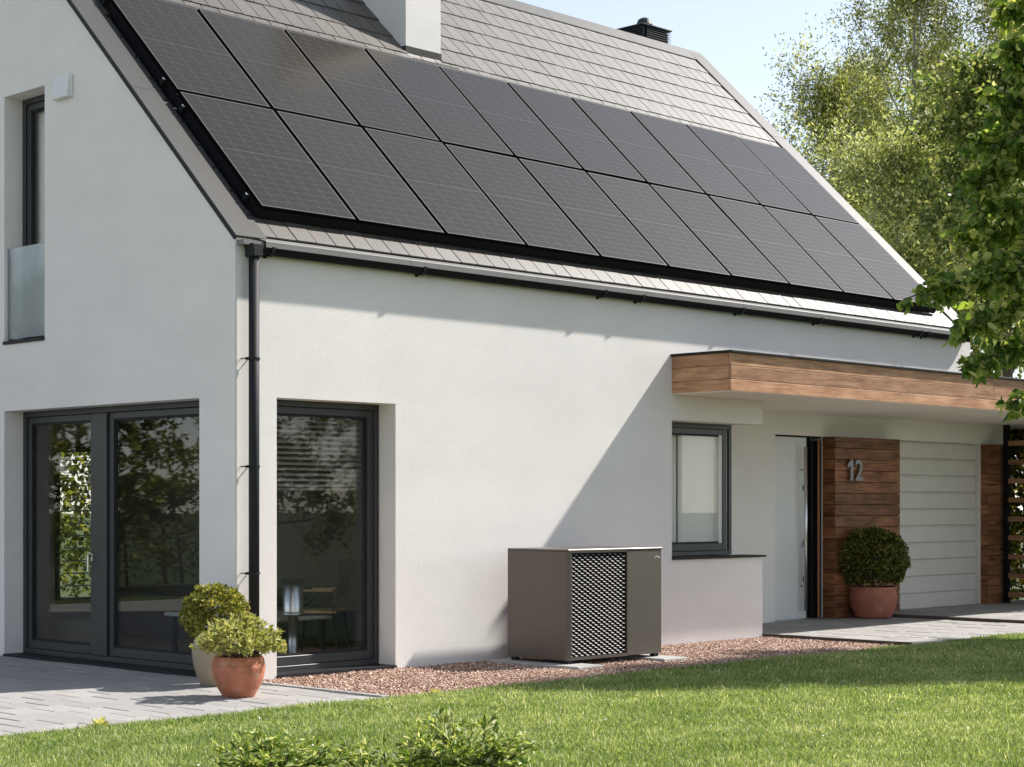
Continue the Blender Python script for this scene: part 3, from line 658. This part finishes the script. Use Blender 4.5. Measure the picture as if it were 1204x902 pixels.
for i in range(330):
    d = unit(rg.normal(size=(1, 3)))[0]; d[2] = abs(d[2])*.9+.02
    rr = (.30+.05*math.sin(5*d[0]+3*d[1]))*rg.uniform(.72, 1.05); tip = np.array([p2[0], p2[1], .40])+d*np.array([rr*1.12, rr*1.12, rr*.80]); tip[2] += -.03*(1-d[2])
    if i % 5 == 0: SS.tube([(p2[0]+rg.normal()*.04, p2[1]+rg.normal()*.04, .28), tuple((np.array([p2[0], p2[1], .30])+tip)/2+rg.normal(size=3)*.015), tuple(tip)], [.006, .004, .002], 4)
    ax = unit((d+np.array([0, 0, .35])+rg.normal(size=3)*.25)[None])[0]; m_ = 13
    dirs = unit(ax[None]*.75+rg.normal(size=(m_, 3))*.62); PP.append(tip[None]-ax[None]*rg.uniform(0, .05, (m_, 1))); DD.append(dirs)
PP = np.concatenate(PP); DD = np.concatenate(DD)
me = leaves('foliage', PP-np.array(wpos(b)), DD, rg.uniform(.032, .055, len(PP)), rg.uniform(.011, .017, len(PP)), None, .5, True, rg); me.materials.append(M('leaf_light')); link('foliage', me, parent=b)
part('stem', SS, 'bark', b)
p3 = (11.42, .93); c = thing('potted_plant', 'dark clipped ball bush in a ribbed terracotta pot beside the garage', 'potted plant', (p3[0], p3[1], 0))
prof = [(.001, .001), (.215, .001), (.225, .01)]
for i in range(24):
    z = .02+i*.016; r_ = .225+.095*math.sin(min(1, z/.30)*math.pi/2)+(.013 if i % 2 else 0); prof.append((r_-(.0 if z < .3 else (z-.3)*.22), z))
prof += [(.315, .40), (.31, .425), (.285, .43), (.28, .40), (.001, .39)]
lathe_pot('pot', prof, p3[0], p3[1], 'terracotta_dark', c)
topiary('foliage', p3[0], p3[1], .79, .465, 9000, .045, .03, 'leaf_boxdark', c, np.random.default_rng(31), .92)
part('stem', MB().tube([(p3[0], p3[1], .39), (p3[0]+.02, p3[1], .75)], [.03, .015], 8), 'bark', c)

# ------------------------------------------------------------------ slatted screen beyond the garage
sc = thing('slatted_screen', 'timber slat screen on black steel posts at the end of the driveway', 'screen', (15.48, .9, 0))
for y in (1.19, -.75):
    q = MB(); q.box(15.44, 15.52, y-.04, y+.04, -.012, 2.745); part('post', q, 'black', sc, bevel=.004)
for i in range(9):
    z = .13+i*.2875; mb = MB(); mb.box(0, 1.85, 0, .06, 0, .075); link('slat', mb.mesh('slat', bevel=.004), 'wood_slat', sc, (.02, -1.605, z), (0, 0, R(90)))

# ------------------------------------------------------------------ room furniture
def simple_chair(loc, rz, label, seat_m):
    t = thing('chair', label, 'chair', loc, rot=(0, 0, rz)); d = lambda mb: mb.mesh('p')
    q = MB(); q.prism([(-.23, .44), (.23, .44), (.24, .46), (.22, .475), (-.22, .47), (-.24, .46)], 'x', -.22, .22); link('seat', q.mesh('seat', bevel=.008), seat_m, t)
    for sx in (-1, 1):
        q = MB(); q.tube([(sx*.24, -.24, 0), (sx*.21, -.20, .45), (sx*.21, .05, .66)], .011, 8); link('leg', q.mesh('leg'), 'anthracite', t)
        q = MB(); q.tube([(sx*.24, .27, 0), (sx*.21, .2, .45), (sx*.20, .25, .80)], .011, 8); link('leg', q.mesh('leg'), 'anthracite', t)
        q = MB(); q.box(sx*.21-.025, sx*.21+.025, -.12, .2, .66, .68); link('armrest', q.mesh('armrest', bevel=.006), 'seat_wood', t)
    q = MB(); q.prism([(.22, .62), (.25, .62), (.28, .84), (.25, .84)], 'x', -.20, .20); link('backrest', q.mesh('backrest', bevel=.008), 'anthracite', t)
    return t
simple_chair((2.02, 1.30, .012), R(215), 'slim black chair with wooden seat behind the garden window', 'seat_wood')
LX = 1.41
st = thing('lantern_stove', 'tall chrome and black cylinder lantern behind the garden window', 'lantern', (LX, .95, .012))
q = MB(); q.lathe([(.001, .012), (.11, .012), (.11, .03), (.05, .04), (.05, .45), (.11, .46), (.11, .50), (.001, .50)], LX, .95, 24); part('pedestal', q, 'steel', st, smooth=True)
q = MB(); q.lathe([(.10, .50), (.10, .78), (.001, .78)], LX, .95, 24); part('chimney_glass', q, 'alu', st, smooth=True)
q = MB(); q.lathe([(.001, .78), (.115, .78), (.115, .81), (.001, .81)], LX, .95, 24); part('top_ring', q, 'black', st)
sf_ = thing('sofa', 'dark grey sofa inside behind the terrace door', 'sofa', (3.2, 2.0, .012))
for args, nm in (((2.7, 3.6, 1.2, 2.9, .10, .42), 'seat'), ((3.6, 3.85, 1.2, 2.9, .10, .92), 'backrest'), ((2.7, 3.6, 1.0, 1.2, .10, .62), 'armrest'), ((2.7, 3.6, 2.9, 3.1, .10, .62), 'armrest')):
    q = MB(); q.box(*args); part(nm, q, 'sofa', sf_, bevel=.05, segs=3)
for x in (2.75, 3.7):
    for y in (1.05, 2.95):
        q = MB(); q.box(x, x+.06, y, y+.06, .012, .10); part('leg', q, 'black', sf_)
tb = thing('coffee_table', 'low pale topped table inside behind the terrace door', 'table', (1.6, 1.9, .012))
q = MB(); q.box(1.15, 2.05, 1.1, 2.7, .40, .44); part('table_top', q, 'table_top', tb, bevel=.006)
for x in (1.2, 1.94):
    for y in (1.15, 2.6):
        q = MB(); q.box(x, x+.05, y, y+.05, .012, .399); part('leg', q, 'anthracite', tb)
mat('blind_pale', (.33, .29, .25), .5)
bl = thing('window_blind', 'half raised grey slat blind behind the garden window', 'blind', (1.17, .40, 2.37))
q = MB(); q.box(.50, 1.83, .37, .43, 2.335, 2.39); part('head_rail', q, 'anthracite', bl)
for i in range(13):
    z = 2.31-i*.050; q = MB(); q.prism([(.378, z-.013), (.424, z+.008), (.424, z+.011), (.378, z-.010)], 'x', .51, 1.82); part('slat', q, 'blind_pale', bl)
q = MB(); q.box(.51, 1.82, .38, .42, 1.66, 1.685); part('bottom_rail', q, 'blind_slat', bl)
q = MB(); q.tube([(.72, .345, 2.34), (.72, .345, 1.72)], .005, 6); q.tube([(.72, .345, 1.74), (.72, .345, 1.68)], .010, 6); part('cord', q, 'cord', bl)
bl2 = thing('window_blind', 'lowered dark slat blind across the far garden window', 'blind', (4.6, 8.7, 2.3))
for i in range(13):
    z = 2.3-i*.17; q = MB(); q.prism([(8.72, z-.006), (8.78, z+.006), (8.78, z+.010), (8.72, z-.002)], 'x', 3.75, 5.55); part('slat', q, 'blind_slat', bl2)

# ------------------------------------------------------------------ vegetation
def grow(rng, H, base, rad, n1, n2, n3, lpt, twig, upw=.5, lean=(0, 0), taper_top=.25, droop=0., loose=1.0, align=.6):
    """trunk, limbs, branches, twigs; returns wood builder, leaf points, leaf axes (local, base at origin)"""
    wd = MB(); LP, LD = [], []
    tp = [np.array([lean[0]*t+.12*math.sin(3*t+1)*t*H/12, lean[1]*t+.10*math.sin(4*t)*t*H/12, H*.94*t]) for t in np.linspace(0, 1, 9)]
    wd.tube([tuple(p) for p in tp], list(np.linspace(H*.013+.02, .012, 9)), 8)
    def at(t):
        i = min(int(t*8), 7); f = t*8-i; return tp[i]*(1-f)+tp[i+1]*f
    for i in range(n1):
        t = base/H+(1-base/H)*((i+.5)/n1)*.97; az = i*2.4+rng.normal()*.4; rel = (t-base/H)/(1-base/H)
        prof = math.sin(math.pi*min(1, (.22+rel*.78)))**.6*(1-rel*(1-taper_top))
        L = rad*prof*rng.uniform(1-.25*loose, 1+.2*loose); el = upw*(.55+.7*rel)+rng.normal()*.1
        d = np.array([math.cos(az)*math.cos(el), math.sin(az)*math.cos(el), math.sin(el)])
        p0 = at(min(t, .99)); mid = p0+d*L*.5+np.array([0, 0, .04*L]); end = p0+d*L+np.array([0, 0, .14*L-droop*L])
        r0 = max(.010, .009*H*(1-t)*.6); wd.tube([tuple(p0), tuple(mid), tuple(end)], [r0, r0*.6, r0*.2], 5)
        for j in range(n2):
            f = .22+.78*(j+rng.random())/n2; q0 = p0*(1-f)**2+2*mid*f*(1-f)+end*f*f
            dd = unit((d*align+rng.normal(size=3)*.65+np.array([0, 0, .25*upw]))[None])[0]; L2 = L*.42*(1.15-f*.55)*rng.uniform(.7, 1.2)+.05
            q1 = q0+dd*L2+np.array([0, 0, -droop*L2*.5]); wd.tube([tuple(q0), tuple((q0+q1)/2+rng.normal(size=3)*L2*.05), tuple(q1)], [r0*.4, r0*.25, r0*.1], 3, False)
            for k in range(n3):
                g_ = .2+.8*rng.random(); s0 = q0*(1-g_)+q1*g_; td = unit((dd*.5+rng.normal(size=3)*.75+np.array([0, 0, .3*upw-droop]))[None])[0]
                tl = twig*rng.uniform(.6, 1.25); m_ = lpt; ff = rng.random((m_, 1))
                LP.append(s0[None]+td[None]*tl*ff+rng.normal(size=(m_, 3))*twig*.10); LD.append(unit(td[None]*.6+rng.normal(size=(m_, 3))*.7+np.array([0, 0, -.25*droop])))
    return wd, np.concatenate(LP), np.concatenate(LD)
def at_pixel(u, depth, z=0):
    """ground point by bearing (u) and distance ahead of the camera"""
    fx, fy = math.sin(YAW), math.cos(YAW); k = (u-602)/2146.8
    return Vector((CAM.x+depth*(fx+fy*k), CAM.y+depth*(fy-fx*k), z))
def tree(name, label, loc, seed, H, base, rad, leaf, lname, bark='birch', n=(30, 10, 9), lpt=25, twig=.8, group=None, fold=False, cat='tree', **kw):
    rng = np.random.default_rng(seed); wd, LP, LD = grow(rng, H, base, rad, n[0], n[1], n[2], lpt, twig, **kw)
    t = thing(name, label, cat, loc, group); link('trunk', wd.mesh('trunk', smooth=True), bark, t)
    nn = len(LP); me = leaves('crown', LP, LD, rng.uniform(.7, 1.25, nn)*leaf[0], rng.uniform(.8, 1.2, nn)*leaf[1], None, .5, fold, rng); me.materials.append(M(lname)); link('crown', me, parent=t); return t
GB = 'trees behind the house'
BK = dict(group=GB, loose=2.4, align=1.0, taper_top=.5, lpt=17, twig=.75)
def birch(label, u, dep_, seed, H, base, rad, lname='leaf_birch', n=(24, 12, 8), upw=1.05, name='birch_tree', leaf=(.10, .036), **kw):
    a = dict(BK); a.update(kw); tree(name, label, at_pixel(u, dep_), seed, H, base, rad, leaf, lname, n=n, upw=upw, **a)
birch('feathery olive birch showing beside the sloping roof verge', 978, 42, 101, 11.6, 2.5, 3.9)
birch('tall dark crowned birch rising highest against the sky behind the roof', 1075, 44, 102, 15.4, 4.0, 4.3, n=(28, 12, 8))
birch('tall birch behind the near leafy boughs, sky gap beside it', 1178, 45, 103, 16.8, 5.6, 4.4, n=(28, 12, 8))
birch('grey green willow filling the gap below the birch crowns', 1056, 37, 104, 9.0, 2.4, 3.6, 'leaf_grey', name='willow_tree', upw=.85)
birch('pale willow behind the flat canopy roof under the tall birch', 1150, 50, 105, 11.5, 6.2, 4.2, 'leaf_grey', name='willow_tree', upw=.8)
birch('small sparse birch tip peeping over the roof ridge end', 912, 43, 106, 10.2, 4.0, 1.8, n=(14, 7, 5), lpt=9, name='young_birch')
birch('olive birch half hidden by the willow behind the verge', 1026, 52, 107, 14.2, 3.6, 4.4)
birch('fresh green willow standing between the birches above the canopy', 1118, 47, 108, 13.2, 5.2, 4.2, 'leaf_grey', name='willow_tree', upw=.9)
birch('broad leaved yellow green tree rising beyond the garage roof', 1186, 34.5, 109, 10.2, 4.0, 2.9, 'leaf_mid', n=(26, 11, 8), upw=.6, name='broadleaf_tree', leaf=(.105, .075), bark='bark', lpt=17, twig=.6)
# near tree at the right: trunk beyond the frame, boughs reaching in
nt_loc = at_pixel(1660, 9.2)
rng = np.random.default_rng(207); wd, LP, LD = grow(rng, 5.4, 1.9, 2.05, 28, 10, 7, 6, .26, upw=.35, taper_top=.55)
def bough(u0, v0, u1, v1, dep, nl, spread, seed):
    """leafy bough from one place to another, given as bearing, height line and distance"""
    rg = np.random.default_rng(seed)
    A = at_pixel(u0, dep); A.z = CAM.z+(594.6-v0)/2146.8*dep; B = at_pixel(u1, dep-.2); B.z = CAM.z+(594.6-v1)/2146.8*(dep-.2)
    A = np.array(A-nt_loc); B = np.array(B-nt_loc); Mx = (A+B)/2+np.array([0, 0, .05])
    pts = [A*(1-t)**2+2*Mx*t*(1-t)+B*t*t for t in np.linspace(0, 1, 8)]; wd.tube([tuple(p) for p in pts], list(np.linspace(.014, .003, 8)), 5)
    for i in range(nl):
        t = rg.random()**.8; p = A*(1-t)**2+2*Mx*t*(1-t)+B*t*t; d = unit((unit((B-A)[None])[0]*.5+rg.normal(size=3)*.7+np.array([0, 0, -.2]))[None])[0]
        e = p+d*spread*rg.uniform(.4, 1.1)*(1.1-.6*t); wd.tube([tuple(p), tuple(e)], [.004, .0015], 3, False)
        m_ = 12; LP2.append(p[None]+(e-p)[None]*rg.random((m_, 1))+rg.normal(size=(m_, 3))*.012); LD2.append(unit(d[None]*.5+rg.normal(size=(m_, 3))*.6+np.array([0, 0, -.45])))
LP2, LD2 = [LP], [LD]
bough(1290, 300, 1062, 352, 9.0, 46, .17, 1); bough(1290, 330, 1120, 392, 9.0, 44, .20, 2); bough(1300, 380, 1128, 436, 8.9, 40, .16, 3); bough(1290, 430, 1190, 478, 8.9, 16, .12, 4)
bough(1320, 70, 1180, 62, 9.1, 50, .22, 11); bough(1320, 110, 1172, 118, 9.2, 54, .22, 12); bough(1320, 160, 1150, 170, 9.3, 60, .24, 13); bough(1320, 250, 1135, 282, 9.3, 60, .24, 14); bough(1330, 20, 1178, 8, 9.1, 50, .24, 15)
bough(1300, 220, 1145, 252, 9.1, 40, .22, 5); bough(1300, 120, 1165, 175, 9.1, 40, .25, 6); bough(1300, 40, 1185, 75, 9.1, 30, .2, 7); bough(1300, 290, 1160, 330, 9.2, 60, .25, 8); bough(1300, 180, 1150, 215, 9.3, 55, .26, 9)
LP = np.concatenate(LP2); LD = np.concatenate(LD2); nn = len(LP)
t = thing('near_tree', 'broad leaved tree whose green boughs hang over the canopy corner', 'tree', nt_loc)
link('trunk', wd.mesh('trunk', smooth=True), 'bark', t)
me = leaves('crown', LP, LD, rng.uniform(.55, 1.3, nn)*.052, rng.uniform(.7, 1.15, nn)*.041, rng.random(nn), .7, True, rng); me.materials.append(M('leaf_near')); link('crown', me, parent=t)
# garden trees outside the frame: one shades the lawn, others are mirrored in the panes
GG = 'garden trees around the house'
tree('garden_tree', 'dense garden tree shading the lawn in front of the driveway', Vector((14.2, -6.0, 0)), 301, 13.4, 4.3, 2.5, (.30, .25), 'leaf_hedge', 'bark', (60, 13, 8), 10, .4, GG, upw=.35, taper_top=.2)
tree('garden_tree', 'dark garden tree mirrored in the garden window', Vector((9.4, -11.0, 0)), 302, 6.0, 1.2, 2.0, (.09, .055), 'leaf_hedge', 'bark', (28, 10, 8), 14, .35, GG, upw=.4, taper_top=.5)
tree('garden_tree', 'yellow green garden tree mirrored in the right terrace door leaf', Vector((-7.2, 14.6, 0)), 303, 5.6, .5, 2.5, (.095, .06), 'leaf_hedge', 'bark', (28, 10, 8), 15, .3, GG, upw=.4, taper_top=.5)
def hedge(label, x0, x1, y0, y1, h, n, seed, lname='leaf_hedge', ls=(.09, .05)):
    rg = np.random.default_rng(seed); t = thing('hedge', label, 'hedge', ((x0+x1)/2, (y0+y1)/2, 0)); off = np.array([(x0+x1)/2, (y0+y1)/2, 0])
    Pq = np.stack([rg.uniform(x0, x1, n), rg.uniform(y0, y1, n), h*rg.random(n)**.8], 1); f = rg.integers(0, 5, n); j = rg.random(n)**2*.18
    Pq[f == 0, 0] = x0+j[f == 0]; Pq[f == 1, 0] = x1-j[f == 1]; Pq[f == 2, 1] = y0+j[f == 2]; Pq[f == 3, 1] = y1-j[f == 3]; Pq[f == 4, 2] = h-j[f == 4]
    Pq[:, 2] += .12*np.sin(Pq[:, 0]*3.1+Pq[:, 1]*2.3)*Pq[:, 2]/h
    me = leaves('foliage', Pq-off, rg.normal(size=(n, 3)), rg.uniform(.7, 1.2, n)*ls[0], rg.uniform(.7, 1.2, n)*ls[1], None, .4, False, rg); me.materials.append(M(lname)); link('foliage', me, parent=t)
    q = MB()
    for i in range(max(3, int((x1-x0+y1-y0)*2))):
        x, y = rg.uniform(x0+.15, x1-.15), rg.uniform(y0+.15, y1-.15); q.tube([(x-off[0], y-off[1], 0), (x-off[0]+rg.normal()*.1, y-off[1]+rg.normal()*.1, h*.8)], [.03, .01], 5)
    link('stem', q.mesh('stem'), 'bark', t); return t
hedge('sunlit clipped hedge behind the house, seen through the far window', 2.5, 10.5, 13.0, 14.0, 4.6, 60000, 401, 'leaf_hedge', (.13, .085))
hedge('dark leafy hedge behind the slatted screen', 17.2, 18.6, -2.6, 5.0, 2.75, 60000, 402, 'leaf_boxdark', (.13, .08))
hedge('clipped garden hedge mirrored in the terrace door', -12.0, -5.5, 16.0, 17.0, 2.0, 16000, 403)
# foreground shrubs
def shrub(loc, seed, h, rad, nst, label):
    rg = np.random.default_rng(seed); q = MB(); LPs, LDs = [], []; 
    for i in range(nst):
        az = rg.random()*6.283; el = rg.uniform(.35, 1.35); L = h*rg.uniform(.7, 1.1) if el > .8 else rad*rg.uniform(.7, 1.1)
        d = np.array([math.cos(az)*math.cos(el), math.sin(az)*math.cos(el), math.sin(el)]); e = d*L; e[2] = max(e[2], .05); mid = e*.55+np.array([0, 0, .06])
        q.tube([(0, 0, 0), tuple(mid), tuple(e)], [.006, .004, .002], 4)
        for k in range(15):
            t = .25+.75*(k+rg.random())/15; p = 2*mid*t*(1-t)+e*t*t; sd = unit((np.cross(d, [0, 0, 1])*(1 if k % 2 else -1)+d*.55+rg.normal(size=3)*.35)[None])[0]
            # pinnate leaf: leaflets along a thin stalk
            tt = np.repeat(np.linspace(.2, 1, 5), 2)[:, None]; sgn = np.tile([1, -1], 5)[:, None]; pl = .085*rg.uniform(.7, 1.2)
            LPs.append(p[None]+sd[None]*pl*tt-np.array([0, 0, .02])*tt**2); LDs.append(unit(sd[None]*.75+np.cross(sd, [0, 0, 1])[None]*sgn*.8+rg.normal(size=(10, 3))*.15+np.array([0, 0, -.15])))
    LPs = np.concatenate(LPs); LDs = np.concatenate(LDs); nn = len(LPs); t = thing('shrub', label, 'shrub', loc)
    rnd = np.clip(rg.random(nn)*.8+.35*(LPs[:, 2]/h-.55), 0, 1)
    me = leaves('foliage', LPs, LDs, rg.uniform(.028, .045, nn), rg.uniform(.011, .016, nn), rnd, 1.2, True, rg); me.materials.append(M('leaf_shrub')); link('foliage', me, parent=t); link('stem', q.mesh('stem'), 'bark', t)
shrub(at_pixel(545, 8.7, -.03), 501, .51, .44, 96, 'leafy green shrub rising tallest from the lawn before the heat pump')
shrub(at_pixel(455, 8.5, -.03), 502, .42, .32, 56, 'low green shrub nestled against the tallest lawn shrub')
shrub(at_pixel(330, 8.6, -.03), 503, .48, .32, 64, 'pale tipped shrub in the lawn below the terracotta pot')
shrub(at_pixel(130, 8.5, -.03), 504, .25, .22, 26, 'short shrub in the lawn beside the patio corner with two leafy tips')
shrub(at_pixel(25, 8.5, -.03), 505, .28, .24, 28, 'short bright shrub in the lawn under the terrace door frame')
shrub(at_pixel(645, 8.6, -.03), 506, .24, .2, 18, 'tiny shrub in the lawn beside the tallest lawn shrub')
# small weeds on the lawn edge
def weed(loc, seed, h, label):
    rg = np.random.default_rng(seed); n = 26; az = rg.random(n)*6.283; el = rg.uniform(.1, 1.2, n)
    D = np.stack([np.cos(az)*np.cos(el), np.sin(az)*np.cos(el), np.sin(el)], 1); me = leaves('leaf', np.zeros((n, 3))+D*.01+np.array([0, 0, .01]), D, rg.uniform(.6, 1, n)*h, h*.28, rg.uniform(.6, 1, n), .8, True, rg); me.materials.append(M('leaf_light'))
    o = link('weed', me, None, None, loc); tag(o, label, 'weed')
weed(Vector((-2.64, -1.93, -.02)), 601, .085, 'yellow green weed sprouting at the patio edge'); weed(Vector((.45, -2.05, -.02)), 602, .06, 'small yellow weed in the grass below the garden window')
# lawn blades
n = 1500000; X = RNG.uniform(-8.2, 13.0, n); Y = RNG.uniform(-8.9, LAWN_Y+.03, n)
fx, fy = math.sin(YAW), math.cos(YAW); dep = (X-CAM.x)*fx+(Y-CAM.y)*fy; lat = (X-CAM.x)*fy-(Y-CAM.y)*fx; uu = 602+2146.8*lat/np.maximum(dep, .1)
keep = (dep > 8.6) & (uu > -140) & (uu < 1350) & (RNG.random(n) < np.clip((12.5/np.maximum(dep, 1))**1.6, 0, 1)*.92); X, Y, dep = X[keep], Y[keep], dep[keep]; n = len(X)
hgt = RNG.uniform(.018, .054, n)*(1+.25*np.sin(X*2.1+Y*1.3)*np.sin(Y*2.7-X)+.2*np.sin(X*6.7)*np.sin(Y*7.9)); hgt[RNG.random(n) > .992] *= 1.8; wdt = RNG.uniform(.004, .008, n)*np.clip(dep/12, .9, 1.8)
az = RNG.random(n)*6.283; ln = RNG.uniform(.1, .75, n); dx, dy = np.cos(az), np.sin(az); b2 = RNG.random(n)*6.283; sx, sy = np.cos(b2)*wdt/2, np.sin(b2)*wdt/2
edge = LAWN_Y-.02+.035*np.sin(X*9.1)*np.sin(X*3.7+1)+RNG.normal(size=n)*.018; Y = np.minimum(Y, np.where(Y > edge, edge-RNG.random(n)*.25, Y)); z0 = np.full(n, -.024); base = np.stack([X, Y, z0], 1); side = np.stack([sx, sy, np.zeros(n)], 1)
mid = base+np.stack([dx*ln*hgt*.35, dy*ln*hgt*.35, hgt*.6], 1); tip = base+np.stack([dx*ln*hgt, dy*ln*hgt, hgt*(1-.25*ln)], 1)
patch = .5+.5*np.sin(X*1.7+1.1*np.sin(Y*2.3))*np.sin(Y*1.9+X*.6); clump = np.sin(X*5.3+2*np.sin(Y*3.1))*np.sin(Y*6.1+1.7*np.sin(X*4.3)); rnd = np.clip(RNG.random(n)**1.4*.8+.15*patch+.09*clump+(RNG.random(n) > .94)*.45, 0, 1)
me = bulk('grass', np.stack([base-side, base+side, mid+side*.8, mid-side*.8, tip], 1), 5, [(0, 1, 2, 3), (3, 2, 4)], rnd); me.materials.append(M('blade'))
stuff(link('grass', me), 'short sunlit green lawn grass in front of the house', 'grass')
# daisies and clover heads
n = 170; X = RNG.uniform(-4, 9, n); Y = RNG.uniform(-6.8, -2.1, n); V = []
for i in range(n):
    r_ = RNG.uniform(.004, .009); tl = RNG.normal(size=2)*.35; z = RNG.uniform(.015, .035)
    V.append([(X[i]+r_*math.cos(a), Y[i]+r_*math.sin(a), z+r_*(math.cos(a)*tl[0]+math.sin(a)*tl[1])) for a in [k*math.pi/4 for k in range(8)]])
me = bulk('lawn_flowers', np.array(V), 8, [(0, 1, 2, 3, 4, 5, 6, 7)], (RNG.random(n) > .8).astype(float)); me.materials.append(M('petal'))
stuff(link('lawn_flowers', me), 'tiny white flower heads scattered through the lawn', 'flowers')
